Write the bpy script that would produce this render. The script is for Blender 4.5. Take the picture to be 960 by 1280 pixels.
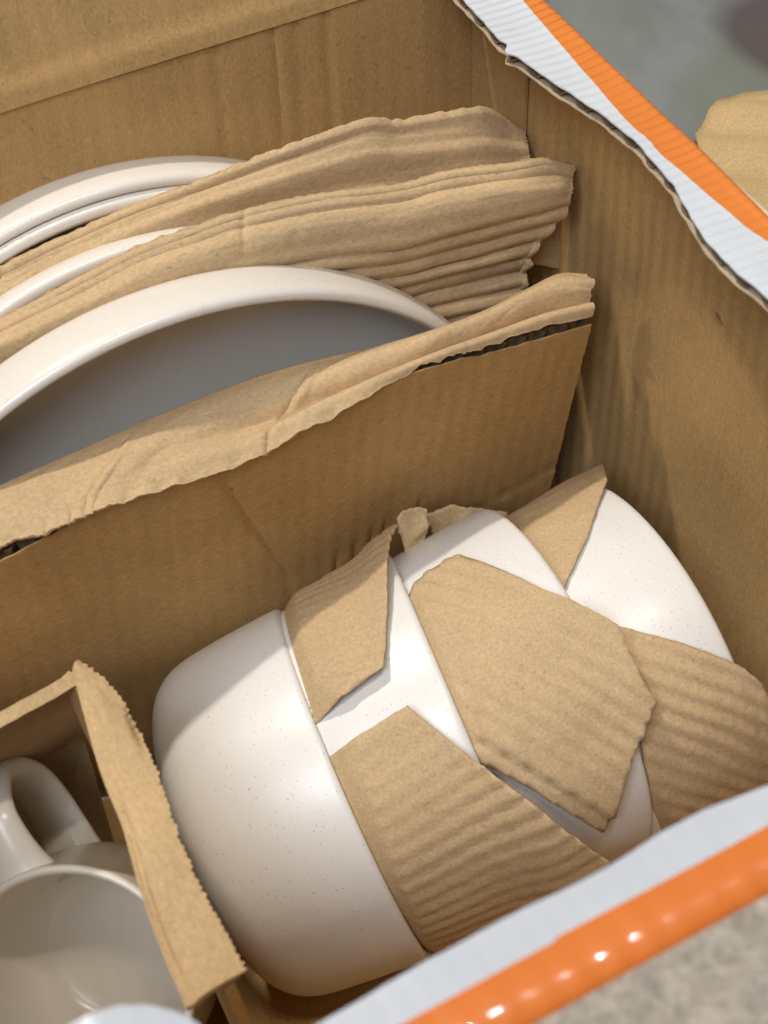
import bpy, bmesh, math, random
import numpy as np
from mathutils import Vector, Matrix, noise
from mathutils.geometry import delaunay_2d_cdt

random.seed(7); np.random.seed(7)
for o in list(bpy.data.objects): bpy.data.objects.remove(o)
scene = bpy.context.scene
COL = scene.collection
R = math.radians

# ------------------------------------------------------------------ camera
cam_d = bpy.data.cameras.new("camera"); cam = bpy.data.objects.new("camera", cam_d); COL.objects.link(cam)
scene.camera = cam
right = Vector((0.87579, -0.48184, -0.02866)); down = Vector((-0.37607, -0.64390, -0.66631)); fwd = Vector((0.30260, 0.59433, -0.74512))
M = Matrix((right, -down, -fwd)).transposed().to_4x4(); M.translation = (-0.29081, -0.47816, 0.32)
cam.matrix_world = M
cam_d.sensor_fit = 'VERTICAL'; cam_d.sensor_height = 24.0; cam_d.lens = 24.0 * 2080 / 1280
cam_d.clip_start = 0.01; cam_d.clip_end = 200
cam_d.dof.use_dof = True; cam_d.dof.focus_distance = 0.585; cam_d.dof.aperture_fstop = 9.0

# ------------------------------------------------------------------ light
world = bpy.data.worlds.new("World"); scene.world = world; world.use_nodes = True
bg = world.node_tree.nodes["Background"]; bg.inputs[0].default_value = (0.95, 0.97, 1.0, 1); bg.inputs[1].default_value = 0.11
scene.view_settings.view_transform = 'Standard'; scene.view_settings.look = 'None'
scene.view_settings.exposure = 0.30; scene.view_settings.gamma = 1.0; scene.view_settings.use_curve_mapping = False
scene.render.resolution_x = 768; scene.render.resolution_y = 1024
scene.render.engine = 'CYCLES'

AIM = Vector((-0.15, -0.15, -0.1))
def lamp_point(name, loc, watts, color, radius):
    d = bpy.data.lights.new(name, 'POINT'); d.energy = watts; d.color = color; d.shadow_soft_size = radius
    o = bpy.data.objects.new(name, d); COL.objects.link(o); o.location = loc; return o
def lamp_area(name, loc, aim, watts, color, sx, sy):
    d = bpy.data.lights.new(name, 'AREA'); d.energy = watts; d.color = color; d.shape = 'RECTANGLE'; d.size = sx; d.size_y = sy
    o = bpy.data.objects.new(name, d); COL.objects.link(o); o.location = loc
    o.rotation_euler = (Vector(aim) - Vector(loc)).to_track_quat('-Z', 'Y').to_euler(); return o
# a row of ceiling bulbs behind the carton: the hard light from the back
KEY = AIM + Vector((-0.23, 0.40, 1.0)).normalized() * 2.0
for i, (dx, wt, colr) in enumerate([(-.10, 6, (1, .89, .75)), (0, 62, (1, .91, .79)), (.09, 6, (.88, .94, 1.0))]):
    lamp_point("ceiling_bulb", KEY + Vector((dx, 0, 0)), wt, colr, .045)
# soft ceiling light above and a window's cool light from the left
for i, (dx, dy, wt, colr) in enumerate([(-.34, 0, 3.2, (1, .88, .7)), (-.22, .01, 2.2, (1, .88, .7)), (-.15, -.01, 2.4, (1, .9, .75)), (-.09, 0, 3.6, (1, .9, .75)), (.04, .02, 3.2, (1, .9, .75)), (.19, 0, 3.4, (1, .9, .75)), (.30, 0, 1.6, (.9, .8, .9)), (.38, .01, 2.4, (1, .9, .75)), (.46, 0, 3.2, (.9, .95, 1))]):
    lamp_point("ceiling_spot", (-.12+dx*.75, -.62+dy, 2.0), wt*1.7, colr, .012)
lamp_area("window_light", (-1.2, -1.1, 1.7), AIM, 24, (.82, .90, 1.0), .9, .9)

# ------------------------------------------------------------------ helpers
def tag(o, label=None, cat=None, group=None, kind=None):
    if label: o["label"] = label
    if cat: o["category"] = cat
    if group: o["group"] = group
    if kind: o["kind"] = kind
    return o
BASE = {}
def empty(name, loc):
    o = bpy.data.objects.new(name, None); COL.objects.link(o); o.location = loc; o.empty_display_size = .02
    BASE[o] = Vector(loc); return o
def mesh(name, verts, faces, mat, parent=None, smooth=True, base=None, auto=40):
    """verts in world coordinates; the object sits at its parent's base (or at base)."""
    b = Vector(base) if base is not None else (BASE[parent] if parent else Vector((0, 0, 0)))
    me = bpy.data.meshes.new(name)
    me.from_pydata([(v[0]-b.x, v[1]-b.y, v[2]-b.z) for v in verts], [], faces)
    me.update()
    bm = bmesh.new(); bm.from_mesh(me); bmesh.ops.recalc_face_normals(bm, faces=bm.faces)
    if smooth:
        for f in bm.faces: f.smooth = True
        for e in bm.edges:
            if len(e.link_faces) == 2 and e.calc_face_angle(0) > R(auto): e.smooth = False
    bm.to_mesh(me); bm.free()
    me.materials.append(mat)
    o = bpy.data.objects.new(name, me); COL.objects.link(o)
    if parent: o.parent = parent
    else: o.location = b
    BASE[o] = b
    return o
def solid_grid(P, t, flip=False):
    """closed sheet of thickness t from an m x n x 3 grid of points on its outer face"""
    P = np.asarray(P, float); m, n, _ = P.shape
    du = np.gradient(P, axis=0); dv = np.gradient(P, axis=1)
    N = np.cross(du, dv); N /= np.maximum(np.linalg.norm(N, axis=2, keepdims=True), 1e-9)
    if flip: N = -N
    Q = P - N * (t[..., None] if isinstance(t, np.ndarray) else t)
    V = np.concatenate([P.reshape(-1, 3), Q.reshape(-1, 3)]); K = m*n
    F = []
    I = lambda i, j: i*n+j
    for i in range(m-1):
        for j in range(n-1):
            F.append((I(i, j), I(i+1, j), I(i+1, j+1), I(i, j+1)))
            F.append((K+I(i, j), K+I(i, j+1), K+I(i+1, j+1), K+I(i+1, j)))
    for j in range(n-1):
        F.append((I(0, j), I(0, j+1), K+I(0, j+1), K+I(0, j)))
        F.append((I(m-1, j), K+I(m-1, j), K+I(m-1, j+1), I(m-1, j+1)))
    for i in range(m-1):
        F.append((I(i, 0), K+I(i, 0), K+I(i+1, 0), I(i+1, 0)))
        F.append((I(i, n-1), I(i+1, n-1), K+I(i+1, n-1), K+I(i, n-1)))
    return [tuple(v) for v in V], F
def open_grid(P):
    P = np.asarray(P, float); m, n, _ = P.shape
    F = [(i*n+j, (i+1)*n+j, (i+1)*n+j+1, i*n+j+1) for i in range(m-1) for j in range(n-1)]
    return [tuple(v) for v in P.reshape(-1, 3)], F
def nz(x, y=0., z=0., s=1.): return noise.noise((x*s, y*s, z*s))
def fbm(x, y=0., z=0., s=1., o=3):
    return sum(noise.noise((x*s*2**k+7.1*k, y*s*2**k, z*s*2**k)) / 2**k for k in range(o))
def lerp(a, b, t): return a + (b-a)*t
def sstep(a, b, x):
    t = min(1, max(0, (x-a)/(b-a))); return t*t*(3-2*t)
def resample(pts, n):
    """smooth-ish resampling of a 3D polyline (Catmull-Rom) to n points"""
    p = np.array(pts, float); m = len(p)
    q = np.vstack([2*p[0]-p[1], p, 2*p[-1]-p[-2]])
    out = []
    for k in range(n):
        u = k/(n-1)*(m-1); i = min(int(u), m-2); t = u-i
        a, b, c, d = q[i], q[i+1], q[i+2], q[i+3]
        out.append(.5*((2*b)+(-a+c)*t+(2*a-5*b+4*c-d)*t*t+(-a+3*b-3*c+d)*t**3))
    return np.array(out)
def lathe(prof, frame, seg=96, thick=None):
    """closed profile [(s along axis, r)] turned round the axis; frame = (origin, axis, u, w)"""
    o, ax, u, w = frame; V = []; F = []; n = len(prof)
    for k in range(seg):
        a = 2*math.pi*k/seg; d = u*math.cos(a)+w*math.sin(a)
        for s, r in prof: V.append(o+ax*s+d*r)
    for k in range(seg):
        k2 = (k+1) % seg
        for i in range(n-1):
            if prof[i][1] < 1e-6 and prof[i+1][1] < 1e-6: continue
            F.append((k*n+i, k2*n+i, k2*n+i+1, k*n+i+1))
    # weld the poles
    return V, F
def weld(o, d=1e-6):
    bm = bmesh.new(); bm.from_mesh(o.data); bmesh.ops.remove_doubles(bm, verts=bm.verts, dist=d)
    bmesh.ops.recalc_face_normals(bm, faces=bm.faces); bm.to_mesh(o.data); bm.free()
def smooth_prof(pts, n):
    return [tuple(p) for p in resample([(a, b, 0) for a, b in pts], n)[:, :2]]

# ------------------------------------------------------------------ materials
class NT:
    def __init__(s, name):
        s.m = bpy.data.materials.new(name); s.m.use_nodes = True; s.t = s.m.node_tree; s.n = s.t.nodes
        s.b = s.n["Principled BSDF"]; s.tc = s.n.new("ShaderNodeTexCoord")
    def l(s, a, b): s.t.links.new(a, b)
    def map(s, scale=(1, 1, 1), rot=(0, 0, 0), src=None):
        k = s.n.new("ShaderNodeMapping"); k.inputs["Scale"].default_value = scale; k.inputs["Rotation"].default_value = rot
        s.l(src or s.tc.outputs["Object"], k.inputs[0]); return k.outputs[0]
    def noise(s, scale, detail=3, rough=.55, vec=None, dist=0):
        k = s.n.new("ShaderNodeTexNoise"); k.inputs["Scale"].default_value = scale; k.inputs["Detail"].default_value = detail
        k.inputs["Roughness"].default_value = rough; k.inputs["Distortion"].default_value = dist
        s.l(vec or s.tc.outputs["Object"], k.inputs["Vector"]); return k.outputs["Fac"]
    def vor(s, scale, vec=None, feature='F1'):
        k = s.n.new("ShaderNodeTexVoronoi"); k.inputs["Scale"].default_value = scale; k.feature = feature
        s.l(vec or s.tc.outputs["Object"], k.inputs["Vector"]); return k
    def ramp(s, fac, *stops):
        k = s.n.new("ShaderNodeValToRGB"); e = k.color_ramp.elements
        while len(e) < len(stops): e.new(.5)
        for i, (p, c) in enumerate(stops):
            e[i].position = p; e[i].color = (c, c, c, 1) if not isinstance(c, tuple) else (*c, 1)
        s.l(fac, k.inputs[0]); return k.outputs[0]
    def mix(s, fac, a, b, mode='MIX'):
        k = s.n.new("ShaderNodeMix"); k.data_type = 'RGBA'; k.blend_type = mode
        for sock, v in ((k.inputs[0], fac), (k.inputs[6], a), (k.inputs[7], b)):
            if isinstance(v, bpy.types.NodeSocket): s.l(v, sock)
            elif isinstance(v, tuple): sock.default_value = (*v, 1)
            else: sock.default_value = v
        return k.outputs[2]
    def math(s, op, a, b=0.):
        k = s.n.new("ShaderNodeMath"); k.operation = op
        for i, v in enumerate((a, b)):
            if isinstance(v, bpy.types.NodeSocket): s.l(v, k.inputs[i])
            else: k.inputs[i].default_value = v
        return k.outputs[0]
    def bump(s, h, dist, strength=1., nrm=None):
        k = s.n.new("ShaderNodeBump"); k.inputs["Distance"].default_value = dist; k.inputs["Strength"].default_value = strength
        s.l(h, k.inputs["Height"])
        if nrm: s.l(nrm, k.inputs["Normal"])
        return k.outputs[0]
    def xyz(s, src=None):
        k = s.n.new("ShaderNodeSeparateXYZ"); s.l(src or s.tc.outputs["Object"], k.inputs[0]); return k.outputs

def kraft(name, col, fleck=.35, grain=(1, 1, 1), flute=None, crumple=0, rough=.85, mott=.16, dents=None, shade_marks=None):
    t = NT(name)
    c2 = tuple(v*(1-mott) for v in col); c1 = tuple(min(1, v*(1+mott*.7)) for v in col)
    base = t.mix(t.ramp(t.noise(22, 3, .6), (.3, 0.), (.7, 1.)), c2, c1)
    g = t.noise(900, 2, .7, t.map(grain))
    base = t.mix(t.ramp(g, (.3, 0.), (.72, 1.)), t.mix(.45, base, tuple(v*.62 for v in col)), t.mix(.35, base, tuple(min(1, v*1.28) for v in col)))
    fl = t.ramp(t.noise(420, 2, .5, t.map((1, 1.7, 1.2), (.4, .9, .2))), (.665, 0.), (.70, 1.))
    base = t.mix(t.math('MULTIPLY', fl, fleck), base, tuple(v*.35 for v in col))
    fl2 = t.ramp(t.noise(520, 2, .5, t.map((2.2, 1, 1.3), (1.1, .3, .7))), (.68, 0.), (.71, 1.))
    base = t.mix(t.math('MULTIPLY', fl2, fleck), base, tuple(min(1, v*1.55) for v in col))
    scf = t.ramp(t.noise(9, 4, .65, t.map((1, 1, .35), (.2, .1, .3)), 1.), (.52, 0.), (.72, 1.))
    base = t.mix(t.math('MULTIPLY', scf, .28), base, tuple(min(1, v*1.35) for v in col))
    if shade_marks:   # shade beside the divider and dark streaks painted into the colour: (x, y, z, half-sizes, darkness)
        for (sx, sy, sz), (hx, hy, hz), k in shade_marks:
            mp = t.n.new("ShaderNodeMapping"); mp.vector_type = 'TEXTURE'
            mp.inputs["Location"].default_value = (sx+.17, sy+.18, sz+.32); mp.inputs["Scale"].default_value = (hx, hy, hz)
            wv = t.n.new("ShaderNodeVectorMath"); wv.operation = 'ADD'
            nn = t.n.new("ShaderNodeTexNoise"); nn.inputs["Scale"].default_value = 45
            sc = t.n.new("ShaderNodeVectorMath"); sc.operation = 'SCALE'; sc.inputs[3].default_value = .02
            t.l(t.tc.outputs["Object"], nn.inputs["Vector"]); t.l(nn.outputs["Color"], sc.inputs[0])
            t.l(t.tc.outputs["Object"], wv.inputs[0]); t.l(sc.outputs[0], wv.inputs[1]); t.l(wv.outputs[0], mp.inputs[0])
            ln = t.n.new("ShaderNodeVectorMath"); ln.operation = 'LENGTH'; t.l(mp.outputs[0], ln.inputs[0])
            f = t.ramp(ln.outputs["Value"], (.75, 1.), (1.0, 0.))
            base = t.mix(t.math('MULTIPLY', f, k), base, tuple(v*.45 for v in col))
    t.l(base, t.b.inputs["Base Color"]); t.b.inputs["Roughness"].default_value = rough
    t.b.inputs["Specular IOR Level"].default_value = .25
    n = t.bump(t.math('ADD', g, t.math('MULTIPLY', t.noise(70, 2, .6), 1.2)), .0006, .24)
    if crumple:
        cz = t.math('ABSOLUTE', t.math('SUBTRACT', t.noise(75, 2, .5, None, .4), .5))
        n = t.bump(cz, .012, crumple, n)
    if flute:
        ax, period, st = flute
        co = t.xyz()[ax]
        w = t.math('SINE', t.math('ADD', t.math('MULTIPLY', co, 2*math.pi/period), t.math('MULTIPLY', t.noise(14, 2), 5.)))
        w = t.math('MULTIPLY', w, t.noise(9, 2))
        n = t.bump(w, .0008, st, n)
    t.l(n, t.b.inputs["Normal"]); return t.m

def ceramic(name, col, rough=.32, speck=.7, dens=.62, coat=.07):
    t = NT(name); base = t.mix(t.ramp(t.noise(14, 3), (.35, 0.), (.65, 1.)), tuple(v*.965 for v in col), col)
    for sc, thr, rad in ((330, dens, .095), (170, dens+.16, .06), (620, dens-.05, .15)):
        v = t.vor(sc); sx = t.n.new("ShaderNodeSeparateColor"); t.l(v.outputs["Color"], sx.inputs[0])
        dot = t.math('MULTIPLY', t.math('LESS_THAN', v.outputs["Distance"], rad), t.math('GREATER_THAN', sx.outputs[0], thr))
        dk = t.mix(sx.outputs[1], (.10, .065, .045), (.32, .22, .15))
        base = t.mix(t.math('MULTIPLY', dot, speck), base, dk)
    t.l(base, t.b.inputs["Base Color"]); t.b.inputs["Roughness"].default_value = rough
    t.b.inputs["Coat Weight"].default_value = coat; t.b.inputs["Coat Roughness"].default_value = .18
    t.l(t.bump(t.noise(45, 3), .002, .10), t.b.inputs["Normal"]); return t.m

KR = (.54, .335, .136)
scene.cycles.max_bounces = 8; scene.cycles.diffuse_bounces = 3; scene.cycles.glossy_bounces = 3
m_wall_r = kraft("kraft_wall", KR, flute=(1, .0075, .5), grain=(1, 1, .5),
                 shade_marks=[((0, -.112, -.098), (.05, .0075, .026), .42), ((0, -.094, -.15), (.05, .012, .05), .3), ((0, -.150, -.046), (.05, .0015, .0017), .9), ((0, -.082, -.075), (.05, .012, .03), .22)])
m_wall_b = kraft("kraft_wall_grained", (.49, .30, .122), flute=(0, .0075, .16), grain=(1, 1, .5))
m_panel = kraft("kraft_panel", (.55, .335, .132), flute=(0, .0075, .17), grain=(.45, 1, 1))
m_crush = kraft("kraft_crushed", (.55, .385, .215), fleck=.3, crumple=.06, grain=(.6, 1, 1), mott=.2)
m_wrap = kraft("kraft_wrapper", (.56, .40, .228), fleck=.28, crumple=.05, mott=.10)
m_flange = kraft("kraft_strip", (.53, .365, .19), fleck=.3, grain=(1, .4, 1))
m_torn = kraft("kraft_torn", (.60, .46, .31), fleck=.3, mott=.25)
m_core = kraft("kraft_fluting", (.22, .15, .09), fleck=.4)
m_bowl = ceramic("bowl_glaze", (.79, .765, .73), .34, .45)
m_plate = ceramic("plate_glaze", (.77, .715, .645), .24, .35, .72)
m_mug = ceramic("mug_glaze", (.83, .77, .67), .25, .12, .9)

# ------------------------------------------------------------------ measured outlines (metres, degrees)
W1 = [(54.0358, 0.0476), (38.4057, 0.0451), (38.8688, 0.0267), (39.3323, 0.0084), (39.4434, -0.0096), (59.1012, -0.0007), (81.2555, 0.0075), (100.0704, 0.0173), (101.7271, 0.0276), (104.9067, 0.0482), (85.5092, 0.0488)]
W2 = [(115.3269, 0.0487), (113.8794, 0.0303), (112.2407, 0.0146), (124.1582, 0.0069), (130.8207, 0.0018), (145.7823, -0.0105), (171.1635, -0.0275), (-179.4661, -0.0217), (-162.7087, 0.0111), (-154.1838, 0.0443), (161.5489, 0.0463), (136.4106, 0.0492)]
W3 = [(75.9083, 0.0500), (72.4013, 0.0394), (72.0713, 0.0254), (98.2753, 0.0082), (115.4682, -0.0071), (126.8016, -0.0067), (136.8080, -0.0080), (147.2886, 0.0053), (168.0324, 0.0217), (145.5473, 0.0413), (129.3416, 0.0567), (106.5949, 0.0558)]
W4 = [(34.2284, 0.0339), (36.1720, 0.0125), (42.3906, -0.0098), (60.7852, -0.0001), (79.6406, 0.0221), (92.6065, 0.0422), (71.4009, 0.0403)]
W5 = [(109.5302, 0.0337), (121.7193, 0.0164), (133.8008, 0.0011), (141.8963, -0.0044), (154.9672, -0.0080), (-176.4633, -0.0101), (-155.5358, 0.0143), (178.2397, 0.0468), (148.1422, 0.0434), (127.2541, 0.0381)]
RF_EDGE = [(-0.0057, -0.0198), (-0.0292, -0.0221), (-0.0418, -0.0231), (-0.0581, -0.0250), (-0.0710, -0.0251), (-0.0909, -0.0220), (-0.1089, -0.0183), (-0.1257, -0.0174), (-0.1386, -0.0188), (-0.1524, -0.0210), (-0.1661, -0.0249), (-0.1793, -0.0286), (-0.1964, -0.0297), (-0.2103, -0.0289), (-0.2249, -0.0290), (-0.2463, -0.0296)]
RF_BAND = [(-0.0384, -0.0040), (-0.0631, -0.0073), (-0.0868, -0.0099), (-0.1150, -0.0131), (-0.1394, -0.0147), (-0.1603, -0.0146), (-0.1796, -0.0140), (-0.1892, -0.0125), (-0.2038, -0.0122)]
RF_FOLD = [(-0.0411, 0.0036), (-0.0687, 0.0021), (-0.0944, 0.0011), (-0.1141, 0.0001), (-0.1350, -0.0007), (-0.1562, -0.0024), (-0.1780, -0.0038), (-0.1949, -0.0050)]
FF_EDGE = [(-0.2887, -0.3162), (-0.2799, -0.3157), (-0.2733, -0.3166), (-0.2681, -0.3189), (-0.2636, -0.3227), (-0.2604, -0.3274), (-0.2594, -0.3347), (-0.2521, -0.3398), (-0.2427, -0.3388), (-0.2279, -0.3382), (-0.2124, -0.3373), (-0.1968, -0.3371), (-0.1812, -0.3375), (-0.1692, -0.3377), (-0.1538, -0.3364), (-0.1433, -0.3366), (-0.1274, -0.3386), (-0.1084, -0.3398), (-0.0865, -0.3412)]
S1_TOP = [(-0.2207, -0.0216, -0.0519), (-0.2030, -0.0231, -0.0478), (-0.1734, -0.0256, -0.0419), (-0.1436, -0.0282, -0.0356), (-0.1136, -0.0308, -0.0309), (-0.0833, -0.0334, -0.0281), (-0.0648, -0.0350, -0.0271), (-0.0541, -0.0359, -0.0311), (-0.0367, -0.0374, -0.0334), (-0.0190, -0.0389, -0.0365), (-0.0090, -0.0397, -0.0452), (-0.0031, -0.0402, -0.0516)]
S1_LOW = [(-0.2247, -0.0333, -0.0520), (-0.2075, -0.0347, -0.0490), (-0.1783, -0.0372, -0.0429), (-0.1492, -0.0397, -0.0400), (-0.1202, -0.0422, -0.0418), (-0.0904, -0.0448, -0.0475), (-0.0719, -0.0463, -0.0502), (-0.0594, -0.0474, -0.0519), (-0.0434, -0.0488, -0.0551), (-0.0272, -0.0502, -0.0580), (-0.0106, -0.0516, -0.0598), (-0.0047, -0.0521, -0.0563)]
S2_TOP = [(-0.2286, -0.0470, -0.0484), (-0.2117, -0.0489, -0.0448), (-0.1946, -0.0508, -0.0399), (-0.1774, -0.0527, -0.0349), (-0.1603, -0.0546, -0.0306), (-0.1406, -0.0568, -0.0288), (-0.1264, -0.0584, -0.0278), (-0.0979, -0.0616, -0.0299), (-0.0687, -0.0648, -0.0349), (-0.0506, -0.0668, -0.0351), (-0.0259, -0.0696, -0.0394), (-0.0133, -0.0710, -0.0412), (-0.0021, -0.0722, -0.0475)]
S2_LOW = [(-0.2326, -0.0566, -0.0514), (-0.2161, -0.0584, -0.0489), (-0.1993, -0.0603, -0.0456), (-0.1824, -0.0622, -0.0420), (-0.1654, -0.0641, -0.0377), (-0.1460, -0.0662, -0.0377), (-0.1320, -0.0678, -0.0380), (-0.1035, -0.0709, -0.0412), (-0.0742, -0.0742, -0.0458), (-0.0561, -0.0762, -0.0462), (-0.0314, -0.0790, -0.0482), (-0.0188, -0.0804, -0.0498), (-0.0080, -0.0816, -0.0505)]
S2_BOT = [(-0.1018, -0.0651, -0.0610), (-0.0778, -0.0678, -0.0712), (-0.0528, -0.0706, -0.0937), (-0.0397, -0.0720, -0.0957), (-0.0155, -0.0747, -0.1020)]
D_TOP = [(-0.2509, -0.0946, -0.0740), (-0.2336, -0.0918, -0.0740), (-0.2050, -0.0902, -0.0740), (-0.1754, -0.0885, -0.0740), (-0.1454, -0.0882, -0.0740), (-0.1277, -0.0894, -0.0740), (-0.1106, -0.0925, -0.0740), (-0.0937, -0.0964, -0.0740), (-0.0755, -0.0984, -0.0740), (-0.0563, -0.0991, -0.0740), (-0.0348, -0.0968, -0.0740), (-0.0204, -0.0956, -0.0740), (-0.0122, -0.1015, -0.0740)]
D_LOW = [(-0.2584, -0.1145, -0.0768), (-0.2422, -0.1148, -0.0752), (-0.2256, -0.1154, -0.0719), (-0.2105, -0.1155, -0.0712), (-0.1870, -0.1150, -0.0739), (-0.1583, -0.1144, -0.0776), (-0.1345, -0.1152, -0.0728), (-0.1042, -0.1157, -0.0698), (-0.0791, -0.1157, -0.0699), (-0.0662, -0.1155, -0.0714), (-0.0397, -0.1151, -0.0738), (-0.0194, -0.1143, -0.0783)]
D_PANELTOP = [(-0.2591, -0.1138, -0.0810), (-0.2429, -0.1141, -0.0795), (-0.2262, -0.1146, -0.0762), (-0.2107, -0.1152, -0.0729), (-0.1867, -0.1158, -0.0695), (-0.1582, -0.1150, -0.0740), (-0.1346, -0.1160, -0.0684), (-0.1044, -0.1163, -0.0663), (-0.0793, -0.1160, -0.0686), (-0.0659, -0.1151, -0.0737), (-0.0390, -0.1143, -0.0781), (-0.0188, -0.1138, -0.0812)]
D_RIGHT = [(-0.0180, -0.1137, -0.0816), (-0.0181, -0.1056, -0.1294), (-0.0195, -0.0975, -0.1765)]
D_CREASE = [(-0.1672, -0.1140, -0.0798), (-0.1560, -0.1083, -0.1135), (-0.1400, -0.0994, -0.1653)]
M_RIGHT = [(-0.2367, -0.1646, -0.0800), (-0.2325, -0.1753, -0.0800), (-0.2305, -0.1888, -0.0800), (-0.2317, -0.2121, -0.0800), (-0.2349, -0.2343, -0.0800), (-0.2363, -0.2533, -0.0800), (-0.2361, -0.2697, -0.0800), (-0.2362, -0.2809, -0.0800)]
M_LEFT = [(-0.2397, -0.1677, -0.0800), (-0.2433, -0.1880, -0.0800), (-0.2462, -0.2068, -0.0800), (-0.2478, -0.2269, -0.0800), (-0.2513, -0.2489, -0.0800), (-0.2532, -0.2666, -0.0800), (-0.2536, -0.2753, -0.0800), (-0.2542, -0.2825, -0.0800)]
M_BACK = [(-0.2775, -0.1682, -0.0800), (-0.2623, -0.1671, -0.0800), (-0.2491, -0.1657, -0.0800), (-0.2384, -0.1643, -0.0800)]
SC1 = [(-0.1023, -0.1180, -0.1380), (-0.0992, -0.1180, -0.1362), (-0.0897, -0.1180, -0.1397), (-0.0909, -0.1180, -0.1499), (-0.0963, -0.1180, -0.1606), (-0.1017, -0.1180, -0.1678)]
SC2 = [(-0.0848, -0.1060, -0.1568), (-0.0717, -0.1060, -0.1587), (-0.0496, -0.1060, -0.1710), (-0.0506, -0.1060, -0.1762), (-0.0643, -0.1060, -0.1722), (-0.0807, -0.1060, -0.1733)]
LID = [(0.0331, -0.0905, -0.0500), (0.0461, -0.0813, -0.0500), (0.0592, -0.0717, -0.0500), (0.0705, -0.0665, -0.0500), (0.0794, -0.0670, -0.0500), (0.0855, -0.0738, -0.0500), (0.0874, -0.0858, -0.0500)]

def paper_print(name, col, rip_axis, period, rip=.5, rough=.28, coat=.3):
    t = NT(name)
    base = t.mix(t.ramp(t.noise(35, 4), (.3, 0.), (.7, 1.)), tuple(v*.93 for v in col), col)
    sc = t.ramp(t.noise(260, 4, .7, t.map((.3, 1, 1), (0, 0, .7))), (.70, 0.), (.76, 1.))
    base = t.mix(t.math('MULTIPLY', sc, .45), base, tuple(min(1, v*.7+.2) for v in col))
    t.l(base, t.b.inputs["Base Color"]); t.b.inputs["Roughness"].default_value = rough
    t.b.inputs["Coat Weight"].default_value = coat; t.b.inputs["Coat Roughness"].default_value = .1 if coat < .6 else .085
    if coat > .6: t.b.inputs["Coat IOR"].default_value = 2.0
    co = t.xyz()[rip_axis]
    w = t.math('SINE', t.math('ADD', t.math('MULTIPLY', co, 2*math.pi/period), t.math('MULTIPLY', t.noise(40, 2), 4.)))
    n = t.bump(t.math('MULTIPLY', w, t.noise(25, 2)), .0006, rip)
    n = t.bump(t.noise(160, 4, .6), .0008, .3, n)
    t.l(n, t.b.inputs["Normal"]); return t.m
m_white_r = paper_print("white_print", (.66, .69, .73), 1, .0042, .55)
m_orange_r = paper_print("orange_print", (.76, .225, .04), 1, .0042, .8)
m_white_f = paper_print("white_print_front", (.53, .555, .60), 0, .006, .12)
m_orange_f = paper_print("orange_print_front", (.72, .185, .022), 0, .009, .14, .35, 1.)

XL, YF, ZB = -.345, -.3625, -.31      # inner left wall, outer front face, inner floor of the carton

# ------------------------------------------------------------------ setting
def floor_mat():
    t = NT("floor_stone")
    b = t.mix(t.ramp(t.noise(4.2, 5, .6, None, .6), (.35, 0.), (.62, 1.)), (.205, .215, .195), (.32, .335, .325))
    b = t.mix(t.ramp(t.noise(3.0, 3, .5, t.map((1, 1, 1), (0, 0, .4)), .8), (.50, 0.), (.60, 1.)), b, (.25, .26, .20))
    mp = t.n.new("ShaderNodeMapping"); mp.vector_type = 'TEXTURE'
    mp.inputs["Location"].default_value = (.445, .255, 0); mp.inputs["Scale"].default_value = (.07, .10, 1); mp.inputs["Rotation"].default_value = (0, 0, .5)
    t.l(t.tc.outputs["Object"], mp.inputs[0]); ln = t.n.new("ShaderNodeVectorMath"); ln.operation = 'LENGTH'; t.l(mp.outputs[0], ln.inputs[0])
    b = t.mix(t.ramp(ln.outputs["Value"], (.8, .85), (1.0, 0.)), b, (.115, .085, .085))
    v = t.math('GREATER_THAN', t.math('FRACT', t.math('MULTIPLY', t.xyz(t.map((1, 1, 1), (0, 0, .65)))[0], 6.)), .985)
    b = t.mix(t.math('MULTIPLY', v, .45), b, (.08, .085, .08))
    t.l(b, t.b.inputs["Base Color"]); t.b.inputs["Roughness"].default_value = .28
    t.l(t.bump(t.noise(30, 4), .003, .15), t.b.inputs["Normal"]); return t.m
m_floor = floor_mat()
zf = ZB-.012
tag(mesh("floor", [(-6, -6, zf), (6, -6, zf), (6, 6, zf), (-6, 6, zf)], [(0, 1, 2, 3)], m_floor, smooth=False), kind="structure")

# sherpa blanket bunched against the carton's front
def blanket_mat():
    t = NT("sherpa_fleece")
    b = t.mix(t.ramp(t.noise(190, 5, .65, None, 1.5), (.35, 0.), (.65, 1.)), (.25, .20, .145), (.66, .555, .43))
    b = t.mix(t.ramp(t.noise(11, 3), (.42, 0.), (.6, 1.)), b, t.mix(.4, b, (.36, .32, .27)))
    t.l(b, t.b.inputs["Base Color"]); t.b.inputs["Roughness"].default_value = .95; t.b.inputs["Sheen Weight"].default_value = .5
    t.l(t.bump(t.noise(420, 5, .7, None, 1.2), .003, .7), t.b.inputs["Normal"]); return t.m
nx, ny = 380, 150
P = np.zeros((nx, ny, 3))
for i in range(nx):
    for j in range(ny):
        x = -.27+.30*i/(nx-1); v = j/(ny-1); y = -.3605-.11*v
        z = -.0035-.035*v**1.1 + .006*fbm(x, y, 0, 22, 2)*sstep(.05, .3, v)
        z += (.0090*abs(nz(x+.004*nz(x, y, 1, 110), y+.004*nz(y, x, 4, 110), 0, 150))+.0010*nz(x, y, 2, 420)-.0012*abs(nz(x, y, 3, 90)))*sstep(.05, .25, v)
        P[i, j] = (x, y, z)
v_, f_ = solid_grid(P, .012)
tag(mesh("fleece_blanket", v_, f_, blanket_mat(), base=(-.15, -.45, zf)), "fluffy beige grey fleece blanket bunched beside the orange edge of the carton", "blanket")

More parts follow.
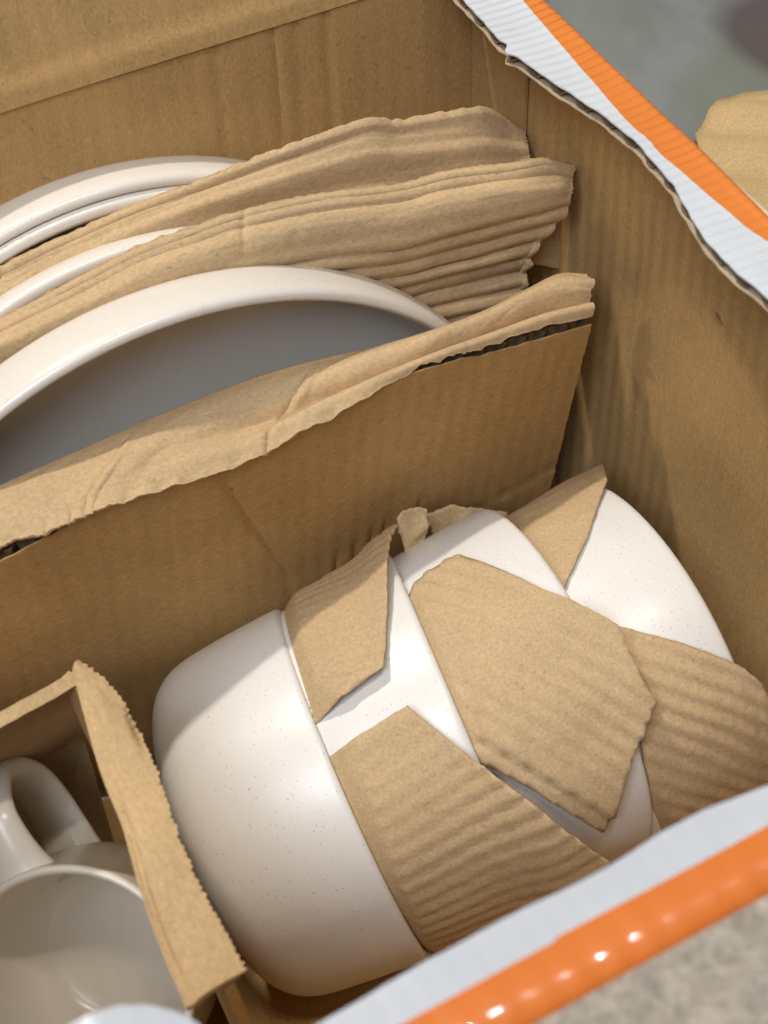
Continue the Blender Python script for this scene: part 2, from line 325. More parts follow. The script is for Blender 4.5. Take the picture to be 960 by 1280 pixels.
# ------------------------------------------------------------------ the carton
carton = empty("carton", (-.17, -.18, ZB-.01))
tag(carton, "large open cardboard carton, brown inside, torn white and orange printed edges", "carton")
def setmats(o, mats, fn):
    for m in mats: o.data.materials.append(m)
    for p in o.data.polygons: p.material_index = fn(p.index, p)
def wallsheet(fn, m, n, t):
    P = np.array([[fn(i/(m-1), j/(n-1)) for j in range(n)] for i in range(m)]); return solid_grid(P, t)

# back wall (inner face y = 0) with its soft creases
def fb(u, v):
    x = XL+(.0005-XL)*u; z = ZB*(1-v)-.0
    d = 0
    for xc in (-.062, -.074, -.083, -.105): d += .0011*math.exp(-((x-xc)/.0012)**2)
    return (x, .0006*fbm(x, z, 2, 12, 2)+d*sstep(-.16, -.02, z), z)
v_, f_ = wallsheet(fb, 180, 40, .004); back_wall = mesh("back_wall", v_, f_, m_wall_b, carton)
# right wall (inner face x = 0), a slight bulge
def bulge(y, z): return .0018*math.sin(math.pi*min(1, max(0, -y/.36)))*math.sin(math.pi*z/ZB)
def fr(u, v):
    y = .0004+(YF+.004)*u; z = ZB+.002+(-ZB-.010)*v
    d = .0009*math.exp(-((y+.105+.15*(z+.1))/.006)**2)*sstep(-.2, -.12, z)*sstep(-.03, -.07, z)
    return (bulge(y, z)+d+.0005*fbm(y, z, 5, 14, 2), y, z)
v_, f_ = wallsheet(fr, 160, 60, .004); right_wall = mesh("right_wall", v_, f_, m_wall_r, carton)
v_, f_ = wallsheet(lambda u, v: (-.0012-.0006*v+.0006*nz(u*3, v*2), -.0012-.0375*u-.0012*v*u, -.30*(1-v)-.0035), 10, 30, .0012)
mesh("glue_tab", v_, f_, m_wall_b, carton)
v_, f_ = wallsheet(lambda u, v: (XL, (YF+.004)*u, ZB*(1-v)-.003), 6, 6, -.004); mesh("left_wall", v_, f_, m_wall_b, carton)
def ff(u, v): return (XL+(-XL)*u, YF+.004+.03*(1-v)**1.2, ZB*(1-v)-.006)
v_, f_ = wallsheet(ff, 40, 12, .004); o = mesh("front_wall", v_, f_, m_wall_b, carton)
setmats(o, [m_orange_f], lambda i, p: 1 if p.normal.y < -.5 else 0)
v_, f_ = wallsheet(lambda u, v: (XL+(-XL)*u, YF+.035+(-YF-.035)*v, ZB-.004), 8, 8, .004); mesh("base", v_, f_, m_wall_b, carton)
v_, f_ = wallsheet(lambda u, v: (XL+.002+(-XL-.004)*u, YF+.036+(.235)*v, -.266), 8, 8, .004); mesh("base_pad", v_, f_, m_wall_b, carton)
# back flap folded open, soft rounded fold
def fbf(u, v):
    x = XL+.004+(-XL-.012)*u; s = v*.075
    a = R(43)*sstep(0, .006, s)
    return (x, -.0007+s*.35+.0015*sstep(0, .01, s),   .0005+s*.937+.001*nz(x, s, 0, 9)-.0022*(1-sstep(0, .004, s)))
v_, f_ = wallsheet(fbf, 60, 60, .004); mesh("back_flap", v_, f_, m_wall_b, carton)

# right flap remnant, leaning in over the contents: outer printed liner, fluting, inner liner
def interp(tab, x):
    xs = [a for a, _ in tab]; ys = [b for _, b in tab]
    if xs[0] > xs[-1]: xs = xs[::-1]; ys = ys[::-1]
    return float(np.interp(x, xs, ys))
NY = 420
ys = np.linspace(-.002, -.345, NY)
rows = []
def rf_edge(y):
    e = interp(RF_EDGE, y) + .0005*fbm(y, 0, 0, 120, 2)
    e -= .0024*math.exp(-((y+.0655)/.0022)**2) - .0012*math.exp(-((y+.0605)/.002)**2)
    return e
def rf_top(y, x):   # height of the printed face
    return .0040+.0010*nz(y, x, 0, 22)+.0006*math.sin(x*160)
NO = 12; NW = 14
G = np.zeros((NO+NW, NY, 3))
for j, y in enumerate(ys):
    e = rf_edge(y); b = interp(RF_BAND, y)+.0003*nz(y, 0, 0, 90); b = max(b, e+.004)
    for k in range(NO):
        if k < 6:   # round the fold from the outside wall
            a = math.pi/2*k/5; r_ = .0032; x = interp(RF_FOLD, y)-r_+r_*math.cos(a)+.0003*nz(y, 0, 0, 30); z = rf_top(y, 0)-r_+r_*math.sin(a)
            if k == 0: z -= .02
        else:
            x = lerp(interp(RF_FOLD, y)-.0032, b, (k-5)/(NO-6)); z = rf_top(y, x)
        G[k, j] = (x, y, z)
    for k in range(NW):
        x = lerp(b, e, k/(NW-1)) if k else b-1e-5; G[NO+k, j] = (x, y, rf_top(y, x))
v_, f_ = solid_grid(G, .0006, flip=False)
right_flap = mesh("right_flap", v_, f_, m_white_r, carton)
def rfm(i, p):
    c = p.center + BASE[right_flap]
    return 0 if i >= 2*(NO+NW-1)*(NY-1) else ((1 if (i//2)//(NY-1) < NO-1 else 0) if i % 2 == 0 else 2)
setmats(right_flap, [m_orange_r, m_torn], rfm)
G = np.zeros((8, NY, 3))
for j, y in enumerate(ys):
    e = rf_edge(y)+.0002+.0006*nz(y, 3, 0, 60)
    for k in range(8):
        x = lerp(-.0005, e, k/7); G[k, j] = (x, y, rf_top(y, x)-.0043+.0003*nz(y, x, 8, 50))
v_, f_ = solid_grid(G, .0006); mesh("inner_liner", v_, f_, m_torn, right_flap)
G = np.zeros((6, NY*2, 3))
for j, y in enumerate(np.linspace(-.002, -.345, NY*2)):
    e = rf_edge(y)+.0006+.0005*nz(y, 9, 0, 200)
    ph = 2*math.pi*y/.0122+1.3*nz(y, 0, 0, 20)
    for k in range(6):
        x = lerp(e, e+.014, k/5); G[k, j] = (x, y, rf_top(y, x)-.0027+.0016*math.tanh(1.5*math.sin(ph)))
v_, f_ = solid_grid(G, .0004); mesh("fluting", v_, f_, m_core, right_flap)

# front flap remnant: glossy orange fold, white strip, a torn tongue near the left end
NX = 420
xs = np.linspace(XL+.002, -.012, NX)
def ffe(x):
    e = interp(FF_EDGE, x)+.0003*fbm(x, 0, 0, 60, 2)
    if x < -.2887: e = -.3162-.35*(-.2887-x)
    if x > -.0865: e = -.3412
    return e
NO = 14; NW = 14
def ff_top(x, y): return .0040-.0035*sstep(-.356, -.33, y)+.0009*nz(x, y, 3, 14)+.0012*sstep(-.25, -.28, x)*sstep(-.345, -.318, y)*4
G = np.zeros((NO+NW, NX, 3))
for j, x in enumerate(xs):
    e = ffe(x); b = -.3478+.0008*nz(x, 0, 0, 18)+.0006*sstep(-.19, -.187, x)
    for k in range(NO):
        if k < 9:
            r_ = .0105; yo = YF-.0004+.0005*nz(x, 0, 2, 16)+.00035*math.sin(2*math.pi*x/.0085+2*nz(x, 0, 5, 30))*(.3+abs(nz(x, 0, 9, 25)))
            a = .15+(math.pi/2-.15)*(k-1)/7 if k else .15
            y = yo+r_-r_*math.cos(a); z = ff_top(x, yo+r_)-r_+r_*math.sin(a)
            if k == 0: z = -.03
        else:
            y = lerp(yo+r_, b, (k-8)/(NO-9)); z = ff_top(x, y)
        G[k, j] = (x, y, z)
    for k in range(NW):
        y = lerp(b, e, k/(NW-1)) if k else b+1e-5; G[NO+k, j] = (x, y, ff_top(x, y))
v_, f_ = solid_grid(G, .0006, flip=True)
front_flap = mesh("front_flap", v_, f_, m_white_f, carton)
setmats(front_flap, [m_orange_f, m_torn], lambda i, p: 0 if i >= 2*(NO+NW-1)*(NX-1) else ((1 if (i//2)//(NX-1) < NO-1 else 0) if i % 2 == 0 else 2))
G = np.zeros((8, NX, 3))
for j, x in enumerate(xs):
    e = ffe(x)-.0004
    for k in range(8):
        y = lerp(YF+.0045, e, k/7); G[k, j] = (x, y, ff_top(x, y)-.0045)
v_, f_ = solid_grid(G, .0006, flip=True); mesh("inner_liner", v_, f_, m_torn, front_flap)
G = np.zeros((6, NX*2, 3))
for j, x in enumerate(np.linspace(XL+.002, -.012, NX*2)):
    e = ffe(x)-.0008
    for k in range(6):
        y = lerp(e, e-.010, k/5); G[k, j] = (x, y, ff_top(x, y)-.0025+.0015*math.sin(2*math.pi*x/.0122))
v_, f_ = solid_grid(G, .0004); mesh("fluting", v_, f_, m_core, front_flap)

# ------------------------------------------------------------------ loose lid of cardboard outside, behind the carton's right side
lid_pts = [(.030, -.30), (.030, -.13), (.036, -.100), (.0461, -.0813), (.0592, -.0717), (.0705, -.0665), (.0800, -.0672), (.0900, -.0720), (.26, -.19), (.26, -.30)]
def lid_z(x, y): return -.050 + .0016*math.sin((x*.62+y*.78)*2*math.pi/.024) + .002*nz(x, y, 0, 14)
def poly_sheet(pts, step, zfun, thick, jag=0., edge=.004):
    """triangulated sheet over a 2D outline; zfun(x, y) -> 3D point"""
    bd = []
    for a, b in zip(pts, pts[1:]+pts[:1]):
        a = np.array(a, float); b = np.array(b, float); L = np.linalg.norm(b-a); n = max(1, int(L/edge)); nn = np.array([-(b-a)[1], (b-a)[0]])/max(L, 1e-9)
        for k in range(n):
            p = a+(b-a)*k/n
            if k: p = p+nn*jag*fbm(p[0], p[1], 2, 1/edge*.4, 2)
            bd.append(p)
    bd = np.array(bd)
    def inside(x, y):
        c = False; n = len(bd); j = n-1
        for i in range(n):
            if (bd[i, 1] > y) != (bd[j, 1] > y) and x < (bd[j, 0]-bd[i, 0])*(y-bd[i, 1])/(bd[j, 1]-bd[i, 1])+bd[i, 0]: c = not c
            j = i
        return c
    pts2 = [Vector(p) for p in bd]; E = [(i, (i+1) % len(bd)) for i in range(len(bd))]
    x0, y0 = bd.min(0); x1, y1 = bd.max(0)
    for i, x in enumerate(np.arange(x0+step/2, x1, step)):
        for y in np.arange(y0+step*(.25 if i % 2 else .75), y1, step):
            if inside(x, y) and np.min(np.hypot(bd[:, 0]-x, bd[:, 1]-y)) > step*.45: pts2.append(Vector((x, y)))
    V, _, F, *_ = delaunay_2d_cdt(pts2, E, [], 1, 1e-7)
    return [zfun(p.x, p.y) for p in V], [tuple(f) for f in F]
def solidify(o, t, offset=-1):
    m = o.modifiers.new("thickness", 'SOLIDIFY'); m.thickness = t; m.offset = offset; m.use_even_offset = False
v_, f_ = poly_sheet(lid_pts, .006, lambda x, y: (x, y, lid_z(x, y)), .003)
o = mesh("loose_cardboard", v_, f_, kraft("kraft_lid", (.52, .36, .175), fleck=.2), base=(.15, -.2, zf)); solidify(o, .004, 1)
tag(o, "loose brown cardboard sheet with a rounded corner outside the carton, past its orange edge", "cardboard")

# ------------------------------------------------------------------ plates standing on edge at the back
PL = [(-.0002, .0), (0, .060), (-.0018, .062), (-.0018, .082), (.0005, .086), (.0010, .112), (.0030, .126), (.0070, .1322), (.0150, .1348), (.0225, .1358), (.0262, .1354), (.0278, .1338), (.0275, .1318), (.0245, .1298), (.0170, .1268), (.0105, .122), (.0070, .112), (.0058, .095), (.0054, .06), (.0054, 0.)]
def plate(lip, yaw, pit, Rr, label, deep=1.):
    ax = Vector((math.sin(yaw)*math.cos(pit), -math.cos(yaw)*math.cos(pit), math.sin(pit)))
    u = Vector((0, 0, 1)).cross(ax).normalized(); w = ax.cross(u); k = Rr/.1352
    prof = smooth_prof([((s-.0270)*deep, r*k) for s, r in PL], 70)
    prof = [(s, max(0, r)) for s, r in prof]
    v_, f_ = lathe(prof, (Vector(lip), ax, u, w), 160)
    b = Vector(lip)-w*Rr
    o = mesh("dinner_plate", v_, f_, m_plate, base=b, auto=60); weld(o)
    return tag(o, label, "plate", "speckled plates standing on edge in the carton")
plate((-.165, -.0315, -.1640), -.03, .09, .1345, "cream plate rearmost against the carton's back wall, behind both paper sleeves")
plate((-.1650, -.0340, -.1655), -.03, .09, .1312, "cream plate nested in the rearmost plate, a thin pale strip above the rear sleeve", .62)
plate((-.1665, -.0525, -.1735), -.02, .075, .1345, "cream plate between the two corrugated paper sleeves, only its rim showing", .55)
plate((-.1690, -.0880, -.1690), -.015, .0, .1357, "cream plate in front, its shaded hollow face open above the cardboard divider")

# ------------------------------------------------------------------ crushed corrugated sleeves over the plates
def sleeve(name, top, low, back, label, frontdrop, ridges, seed, botwave=0, xcut=None):
    n = 260
    T = resample(top, n); L = resample(low, n)
    if seed < 2:
        L = L+np.array([0, .0025, -.007]); T[:, 2] += np.array([.0035*sstep(-.12, -.18, q[0]) for q in T])
    vs = [-1, -.5, -.2, -.08] + list(np.linspace(0, 1, 34)) + list(np.linspace(1.03, 2, 64))
    G = np.zeros((len(vs), n, 3))
    for i, v in enumerate(vs):
        for j in range(n):
            t, l = T[j], L[j]; x = t[0]; r = j/(n-1)
            if v < 0:
                p = t + np.array([0, .004*min(1, -v*6), back*v]); p[2] -= .0008*(-v > .05)
            elif v <= 1:
                p = t + (l-t)*v
                h = .0016*math.sin(math.pi*v)
                for q_, (cnt, dp, f_x) in enumerate(ridges):     # flat facets between sharp lengthwise creases
                    ph = v*cnt+.5*nz(x, q_*3.1, seed, f_x)+.06*nz(x, q_, seed, 50)
                    h += dp*(2*abs(2*(ph % 1)-1)-1)*sstep(.02, .15, v)*max(.15, .7+.8*nz(x, q_+v*.3, seed+2, 12))
                kk = nz(x+.35*v*.02, v*.006, seed+4, 40); h -= .0009*max(0, 1-abs(kk)/.10)*sstep(.05, .35, nz(x, v*.02, seed+8, 19))
                h += .0004*fbm(x, v*.03, seed+3, 34, 2)
                p = p + np.array([0, -.5, .85])*h
                if v == 0: p = p+np.array([0, 0, .0009*fbm(x, 0, seed+5, 230, 3)])
            else:
                q = v-1
                p = l + np.array([.0012*nz(x, q, seed, 40), .010*min(1, q*2.2), -frontdrop*q])
                ph = q*botwave + .55*fbm(x, q*.1, seed+1, 11, 2)
                p = p + np.array([0, -1, .25])*(.0028*abs(math.sin(math.pi*ph))*(.6+.8*abs(nz(x, q, seed, 15)))+.0004*fbm(x, q*.1, seed, 70, 2))*min(1, q*8)
                # the lower part of the front is cut back at the right-hand end
                if xcut: p[0] -= xcut*sstep(.06, .35, q)*sstep(.9, 1.0, r)
            if j > n-14: p[0] += .0011*fbm(v*9, seed, 0, 1.9, 2)*(j-n+14)/13
            G[i, j] = p
    v_, f_ = solid_grid(G, .0011, flip=True)
    b = (float(T[n//2][0]), float(T[n//2][1]), ZB)
    o = mesh(name, v_, f_, m_crush, base=b, auto=75)
    return tag(o, label, "paper sleeve")
sleeve("corrugated_sleeve", S1_TOP, S1_LOW, .06, "crumpled brown corrugated sleeve nearest the carton's back wall", .05, ((1.7, .0021, 7.), (3.6, .0006, 14.)), 1.3, 4)
sleeve("corrugated_sleeve", S2_TOP, S2_LOW, .05, "crumpled brown corrugated sleeve with ridged front, just behind the front plate", .085, ((1.35, .0019, 6.), (3.3, .0006, 13.)), 5.7, 11, .012)

# ------------------------------------------------------------------ divider board with a crushed, torn top
div = empty("cardboard_divider", (-.18, -.09, ZB)); tag(div, "wide brown cardboard divider with crushed torn top between plates and bowls", "divider")
def pan_y(z): return -.114+(-.08-z)*.029/.17
NXp, NZp = 240, 70
G = np.zeros((NXp, NZp, 3))
def ptop(x):
    a = float(np.interp(x, [p[0] for p in D_PANELTOP], [p[2] for p in D_PANELTOP])); b = float(np.interp(x, [p[0] for p in D_LOW], [p[2] for p in D_LOW]))
    gap = max(sstep(-.095, -.075, x), sstep(-.205, -.222, x))
    return min(a, b-.0004)-.0026*gap
for j in range(NZp):
    for i in range(NXp):
        v = j/(NZp-1); u = i/(NXp-1)
        xr = -.0185+.0007*fbm(v*.3, 0, 2, 160, 2)-.002*sstep(.45, .6, v)
        x = lerp(XL+.004, xr, u); zt = ptop(x)+.0006*nz(x, 0, 0, 250); z = lerp(zt, ZB+.004, v**1.15)
        y = pan_y(z)
        xc = -.1672+(-.08-z)*.31
        y += .0018*math.exp(-((x-xc)/.0020)**2)*sstep(-.2, -.14, z)
        zc = -.172+.22*(x+.02); y += .0009*math.exp(-((z-zc)/.0012)**2)*sstep(-.09, -.06, x)
        for xk in (-.098, -.104, -.111, -.119, -.083): y += .0012*math.exp(-((x-xk)/.0010)**2)*sstep(-.155+.4*(xk+.1), -.165+.4*(xk+.1), z)
        y += .0012*fbm(x, z, 0, 9, 2)
        G[i, j] = (x, y, z)
v_, f_ = solid_grid(G, .0007); panel = mesh("panel", v_, f_, m_panel, div)
G2 = G.copy(); G2[..., 1] += .0042; v_, f_ = solid_grid(G2, .0007); mesh("rear_panel", v_, f_, m_panel, div)
def zig(name, f, x0, x1, n, z_lo, z_hi, per, amp, par):
    G = np.zeros((n, 5, 3))
    for i in range(n):
        x = lerp(x0, x1, i/(n-1))
        for k in range(5):
            z = lerp(z_lo(x), z_hi(x), k/4); G[i, k] = (x+.0012*nz(x, k, 1, 90), pan_y(z)+.0024+amp*math.sin(2*math.pi*x/per+.7*nz(x, 0, 0, 40))+.0006*nz(x, z, 0, 200), z+.0012*nz(x, 2, 0, 160)*(k == 4))
    v_, f_ = solid_grid(G, .00035); return mesh(name, v_, f_, m_core, par)
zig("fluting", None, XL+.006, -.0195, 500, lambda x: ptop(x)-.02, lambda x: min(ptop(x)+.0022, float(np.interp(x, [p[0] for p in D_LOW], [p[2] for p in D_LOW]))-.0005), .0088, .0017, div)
# crushed strip
n = 300
T = resample([(XL+.004, -.098, -.074)] + D_TOP, n); L = resample([(XL+.004, -.1135, -.078)] + D_LOW, n)
vs = [-1, -.4, -.12] + list(np.linspace(0, 1, 56))
G = np.zeros((len(vs), n, 3))
for i, v in enumerate(vs):
    for j in range(n):
        t, l = T[j], L[j]; x = t[0]; rr_ = sstep(-.165, -.085, x)
        if v < 0: p = t+np.array([0, .002*min(1, -v*5), .05*v])
        else:
            p = t+(l-t)*v
            flat = .0040*math.sin(math.pi*min(1, v*1.05)) if v < .952 else .0
            roll = .0050*math.exp(-((v-.25)/.22)**2) - .0052*math.exp(-((v-.64)/.12)**2) + .0026*math.exp(-((v-.9)/.07)**2)
            roll -= .005*math.exp(-(.25/.22)**2)*(1-v)
            h = lerp(flat, roll, rr_)
            h += (.0011*fbm(x, v*.03, 4, 20, 2)-.0015*abs(nz(x, v*.04, 7, 34))+.0009*abs(nz(x, v*.05, 9, 60)))*math.sin(math.pi*min(1, v+.05))
            for xc, sl in ((-.183, .010), (-.117, .004)):      # the creases across the strip
                h -= .0016*math.exp(-((x-xc-sl*v)/.0011)**2)*sstep(.1, .4, v)
                h += .0009*math.exp(-((x-xc-sl*v-.003)/.002)**2)*sstep(.1, .4, v)
            p = p+np.array([0, -.35, .93])*h
            if v > .9:
                k = (v-.9)/.1
                gp = max(sstep(-.095, -.075, x), sstep(-.205, -.222, x))
                p = p+np.array([0, lerp(-.0034, -.0002, gp)*k, .001*gp*k+(-.0016+.0016*fbm(x, 1, 0, 150, 3)+.0012*nz(x, 5, 0, 40))*k])
        if j > n-22:
            k = (j-n+22)/21
            p = p+np.array([.0012*fbm(v*3, 0, 4, 2.2, 2)*k, .0010*fbm(v*3, 1, 4, 2.2, 2)*k, .0022*fbm(v*4, 2, 4, 1.7, 2)*k])
        G[i, j] = p
v_, f_ = solid_grid(G, .0011, flip=True); mesh("crushed_top", v_, f_, m_crush, div, auto=75)

# ------------------------------------------------------------------ bowls, nested on their sides
PROF = [(0, .0695), (.003, .0700), (.014, .0696), (.030, .0682), (.042, .0664), (.050, .0630), (.056, .0570), (.060, .0485), (.062, .0400), (.0625, 0)]
BW = [((-.1495, -.1675, -.2100), -.180, .245), ((-.1068, -.1738, -.1976), -.190, .225), ((-.0655, -.1754, -.1940), -.070, .0995), ((-.0237, -.1794, -.1981), -.035, .0755)]
def bframe(b):
    o, yaw, pit = BW[b]
    ax = Vector((math.cos(yaw)*math.cos(pit), math.sin(yaw)*math.cos(pit), math.sin(pit)))
    u = Vector((0, 0, 1)).cross(ax).normalized(); return Vector(o), ax, u, ax.cross(u)
out_ = [(-s, r) for s, r in PROF[2:8]][::-1]
bprof = [(-.0590, 0), (-.0590, .031), (-.0605, .034), (-.0625, .0355), (-.0625, .0388)] + out_ + [(-.004, .0702), (-.0012, .0700), (0, .0686), (-.0010, .0675), (-.004, .0672), (-.014, .0662), (-.030, .0641), (-.041, .0613), (-.049, .0560), (-.0545, .047), (-.0572, .030), (-.0575, 0)]
bprof = [(s, max(0, r)) for s, r in smooth_prof(bprof, 90)]
for b, lab in enumerate(("white speckled bowl on its side, leftmost, with its whole rounded outside bare",
                         "white speckled bowl second from the left, with torn corrugated paper above and below",
                         "white speckled bowl third from the left, under the largest corrugated paper sheet",
                         "white speckled bowl rightmost, next to the carton's right wall")):
    fr_ = bframe(b); v_, f_ = lathe(bprof, fr_, 144)
    o = mesh("bowl", v_, f_, m_bowl, base=fr_[0]-Vector((0, 0, .070)), auto=60); weld(o)
    tag(o, lab, "bowl", "white speckled bowls nested on their sides")

def rr(s):
    if s < 0: return .0700-s*.02
    return max(.0662, float(np.interp(s, [p[0] for p in PROF], [p[1] for p in PROF])))
def wrapper(b, poly, off, ridge_dir, per, amp, lift, label, seed, ext=None):
    """sheet of single-faced corrugated paper lying on bowl b; poly in (angle, distance behind the rim)"""
    o_, ax, u, w = bframe(b); K = .070
    poly = [((a % 360)*math.pi/180*K, s) for a, s in poly]
    ca, sa = math.cos(R(ridge_dir)), math.sin(R(ridge_dir))
    def f(p, s):
        th = p/K
        q = (-p*sa + s*ca)      # across the ridges
        ph = 2*math.pi*q/per + 1.3*fbm(p, s, seed, 25, 2)
        h = amp*(.8*math.sin(ph)-1.1*math.exp(-((ph/(2*math.pi)) % 1-.5)**2/.006)+.3*math.sin(2*ph+1))*max(.2, .75+1.1*nz(p, s, seed+2, 26))
        h += .0006*fbm(p, s, seed+4, 30, 2)-.0004*abs(nz(p, s, seed+7, 50))
        rad = rr(s)+off+h+(lift(p, s) if lift else 0)
        P_ = o_-ax*s+(u*math.cos(th)+w*math.sin(th))*rad
        if b:       # tucked inside the rim of the bowl before it
            o2, ax2, u2, w2 = bframe(b-1); d = P_-o2; s2 = -d.dot(ax2); q2 = d+ax2*s2; r2 = q2.length
            lim = float(np.interp(s2, [-.012, -.004, .0, .004, .014, .030, .06], [.0760, .0705, .0670, .0660, .0650, .0628, .05]))
            if s2 > -.012 and r2 > lim: P_ = o2-ax2*s2+q2*(lim/r2)
        return P_
    v_, f_ = poly_sheet(poly, .0017, f, .001, jag=.00025, edge=.0012)
    c = o_-Vector((0, 0, .070))
    ob = mesh("paper_wrapper", v_, f_, m_wrap, base=c, auto=80)
    # outward side up
    me = ob.data; cen = Vector((0, 0, .070))
    if sum((p.normal.dot((p.center-cen))) for p in me.polygons) < 0: me.flip_normals()
    solidify(ob, .0008, -1)
    return tag(ob, label, "paper wrapper", "torn corrugated paper sheets between the bowls")
K_ = .070*math.pi/180
def linedist(p, s, a, b):
    (ax_, ay_), (bx_, by_) = (a[0]*K_, a[1]), (b[0]*K_, b[1]); dx, dy = bx_-ax_, by_-ay_
    return ((p-ax_)*dy-(s-ay_)*dx)/math.hypot(dx, dy)
def lift3(p, s):
    h = .001+.0050*sstep(.016, -.006, s)+.003*sstep(138*K_, 160*K_, p)
    d = linedist(p, s, W3[8], W3[10])          # folded strip along the lower edge
    d = abs(d)
    h -= .0019*sstep(.0070, .0064, d)-.0006*math.exp(-((d-.0074)/.0008)**2)
    # small folded corner at the right
    e = abs(linedist(p, s, (119, .004), (134, -.001))); h -= .0007*math.exp(-(e/.0006)**2)*sstep(.006, .004, s)
    return h
wrapper(1, W1, .0030, 108, .0062, .00055, lambda p, s: .006*sstep(.02, -.006, s)+.003*sstep(92*K_, 101*K_, p), "torn corrugated paper between the leftmost bowl and the divider, in half shadow", 1)
wrapper(1, W2, .0032, 80, .0062, .00050, lambda p, s: .002+.006*sstep(.014, -.014, s)+.002*sstep(124*K_, 112*K_, p), "corrugated paper sheet nearest the carton's front edge, lower left", 2)
wrapper(2, W3, .0030, 145, .0064, .00062, lift3, "largest corrugated paper sheet, across the middle bowls", 3)
wrapper(3, W4, .0022, 110, .0090, .00010, lambda p, s: .0015*sstep(.02, -.008, s), "small smooth paper piece pointing at the carton's right wall, in half shadow", 4)
wrapper(3, W5, .0030, 134, .0064, .00062, lambda p, s: .002*sstep(.02, -.005, s), "corrugated paper sheet farthest right, draped to the right wall", 5)
def scrap(pts, label, seed, amp):
    y0 = pts[0][1]
    v_, f_ = poly_sheet([(p[0], p[2]) for p in pts], .0012, lambda x, z: (x, y0+amp*(abs(nz(x, z, seed, 90))*2-.6)+amp*.7*nz(x, z, seed, 40)+.3*(z-pts[0][2]), z), .001, jag=.0007, edge=.001)
    o = mesh("paper_scrap", v_, f_, m_wrap, base=(pts[0][0], y0, pts[-1][2]), auto=80); solidify(o, .0008, 0)
    return tag(o, label, "paper scrap")
scrap(SC1, "small curled torn paper scrap at the top corner of the half-shadowed wrapper", 3, .0022)
scrap(SC2, "dark strip of corrugated paper tucked between the divider and the third bowl", 6, .0014)

# ------------------------------------------------------------------ mug in its compartment
MO = Vector((-.2769, -.2188, -.1648))
v_dir = Vector((.0266, .4704, -.8821)); upv = Vector((.376, .644, .666)); rtv = Vector((.876, -.482, -.029))
tilt = (upv*.66+rtv*.72); tilt = (tilt-v_dir*tilt.dot(v_dir)).normalized()
mb = (v_dir*math.cos(R(22.5))+tilt*math.sin(R(22.5))).normalized()          # from the mouth towards the foot
mug_base = MO+mb*.070
mug = empty("mug", mug_base); tag(mug, "cream mug lying tilted in the left compartment, mouth towards the camera", "mug")
hu = (-tilt+mb*mb.dot(tilt)); hu = (upv*1.0-rtv*.52); hu = (hu-mb*hu.dot(mb)).normalized(); hw = mb.cross(hu)
mp_ = [(.070, 0), (.070, .022), (.0688, .027), (.065, .0315), (.054, .0368), (.040, .0402), (.012, .0402), (.003, .0404), (.0008, .0402), (0, .0390), (.001, .0376), (.004, .0369), (.012, .0366), (.040, .0366), (.054, .0335), (.061, .029), (.0655, .022), (.0665, 0)]
mp_ = [(s, max(0, r)) for s, r in smooth_prof(mp_, 80)]
v_, f_ = lathe(mp_, (MO, mb, hu, hw), 128); o = mesh("body", v_, f_, m_mug, mug, auto=60); weld(o)
hp = resample([Vector((.010, .0385, 0)), (.008, .051, 0), (.009, .061, 0), (.019, .0700, 0), (.036, .0720, 0), (.052, .0665, 0), (.060, .054, 0), (.062, .030, 0)], 40)
V = []; F = []; sg = 20
for i, p in enumerate(hp):
    tg = hp[min(i+1, 39)]-hp[max(i-1, 0)]; tg /= np.linalg.norm(tg); nn = np.array([-tg[1], tg[0], 0])
    fl = 1+.45*(math.exp(-i/4)+math.exp(-(39-i)/4))
    for k in range(sg):
        a = 2*math.pi*k/sg; q = p+nn*.0042*fl*math.cos(a)+np.array([0, 0, 1])*.0080*fl*math.sin(a)
        V.append(MO+mb*q[0]+hu*q[1]+hw*q[2])
for i in range(39):
    for k in range(sg): F.append((i*sg+k, (i+1)*sg+k, (i+1)*sg+(k+1) % sg, i*sg+(k+1) % sg))
mesh("handle", V, F, m_mug, mug)

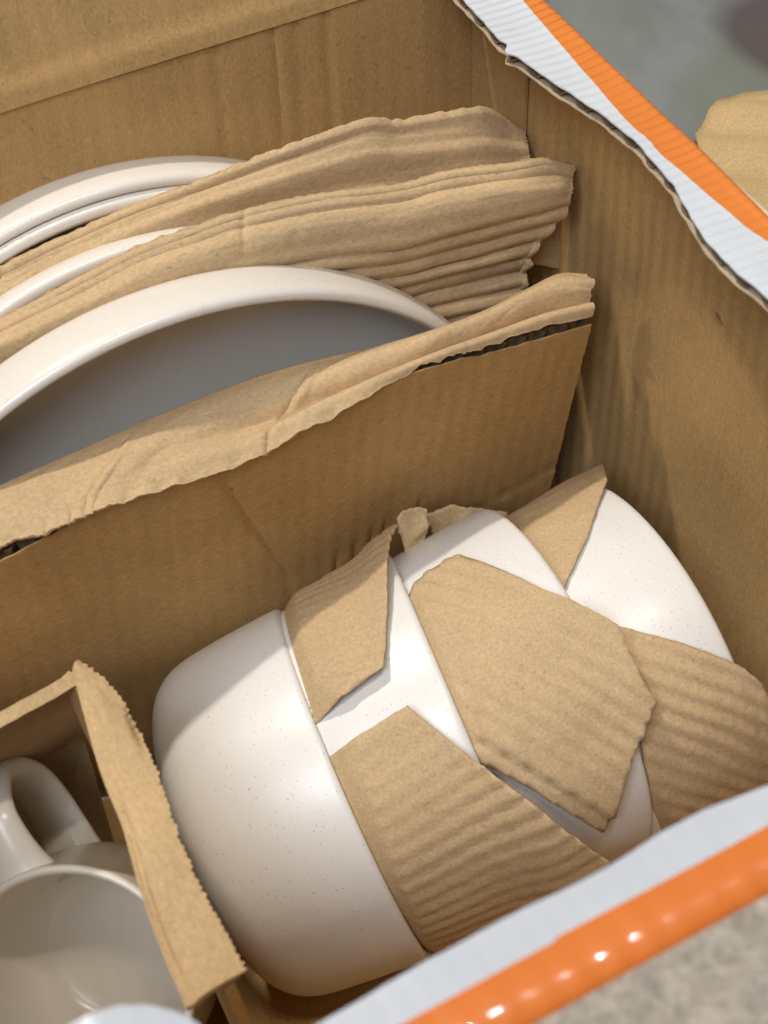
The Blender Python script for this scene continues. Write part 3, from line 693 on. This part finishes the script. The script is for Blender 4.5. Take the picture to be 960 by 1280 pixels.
# ------------------------------------------------------------------ compartment partition round the mug
par = empty("mug_partition", (-.24, -.2, ZB)); tag(par, "folded cardboard compartment wall between the mug and the leftmost bowl", "partition")
n = 330
A = resample(M_LEFT, n); Bq = resample(M_RIGHT, n)
vs = [-.22, -.14, -.06] + list(np.linspace(0, 1, 22))
G = np.zeros((len(vs), n, 3))
for i, v in enumerate(vs):
    for j in range(n):
        a, b = A[j].copy(), Bq[j].copy(); r = j/(n-1)
        saw = .0010*(abs((((b[1]+.0006*nz(b[1], 0, 0, 200))/.0023) % 1)*2-1)-.5)*(.5+1.2*abs(nz(b[1], 3, 0, 120)))+.0007*nz(b[1], 0, 0, 260)
        if v < 0: p = a+np.array([.0016*v/.22*-.4, 0, .011*v])
        else:
            p = a+(b-a)*v
            h = .0011*math.sin(math.pi*v)-.0011*math.exp(-((v-.12)/.07)**2)*sstep(.2, .5, r)+.0004*fbm(p[0], p[1], 0, 22, 2)
            h += .0010*math.exp(-((v-.55)/.2)**2)*math.exp(-((r-.22)/.07)**2)-.0008*math.exp(-((v-.25)/.16)**2)*math.exp(-((r-.16)/.06)**2)
            h -= .0028*math.exp(-((v-.98)/.10)**2)*math.exp(-((r-.33)/.045)**2)
            p = p+np.array([saw*sstep(.86, 1, v), 0, h])
        G[i, j] = p
v_, f_ = solid_grid(G, .0022, flip=True); mesh("top_strip", v_, f_, m_flange, par)
def side(u, v):
    b = Bq[int(u*(n-1))]; return (b[0]-.0035+.018*v, b[1], b[2]-.0035-v*.222)
v_, f_ = wallsheet(side, 60, 20, .0035); mesh("side_wall", v_, f_, m_panel, par)
bk = resample([(XL+.004, -.171, -.08)] + [tuple(p) for p in M_BACK] + [(-.2335, -.1648, -.0815)], 120)
for nm, dy, dz in (("back_wall", 0, 0),):
    G = np.zeros((120, 30, 3))
    for i in range(120):
        for k in range(30):
            v = k/29; p = bk[i]; G[i, k] = (p[0], p[1]+dy-.004+.055*min(1, v*2.2)+.0005*nz(p[0], v, dy*99, 14), p[2]+dz-.226*v+.0003*fbm(p[0], dy, 0, 200, 2)*(k == 0))
    v_, f_ = solid_grid(G, .0042); mesh(nm, v_, f_, m_flange if dy == 0 else m_panel, par)
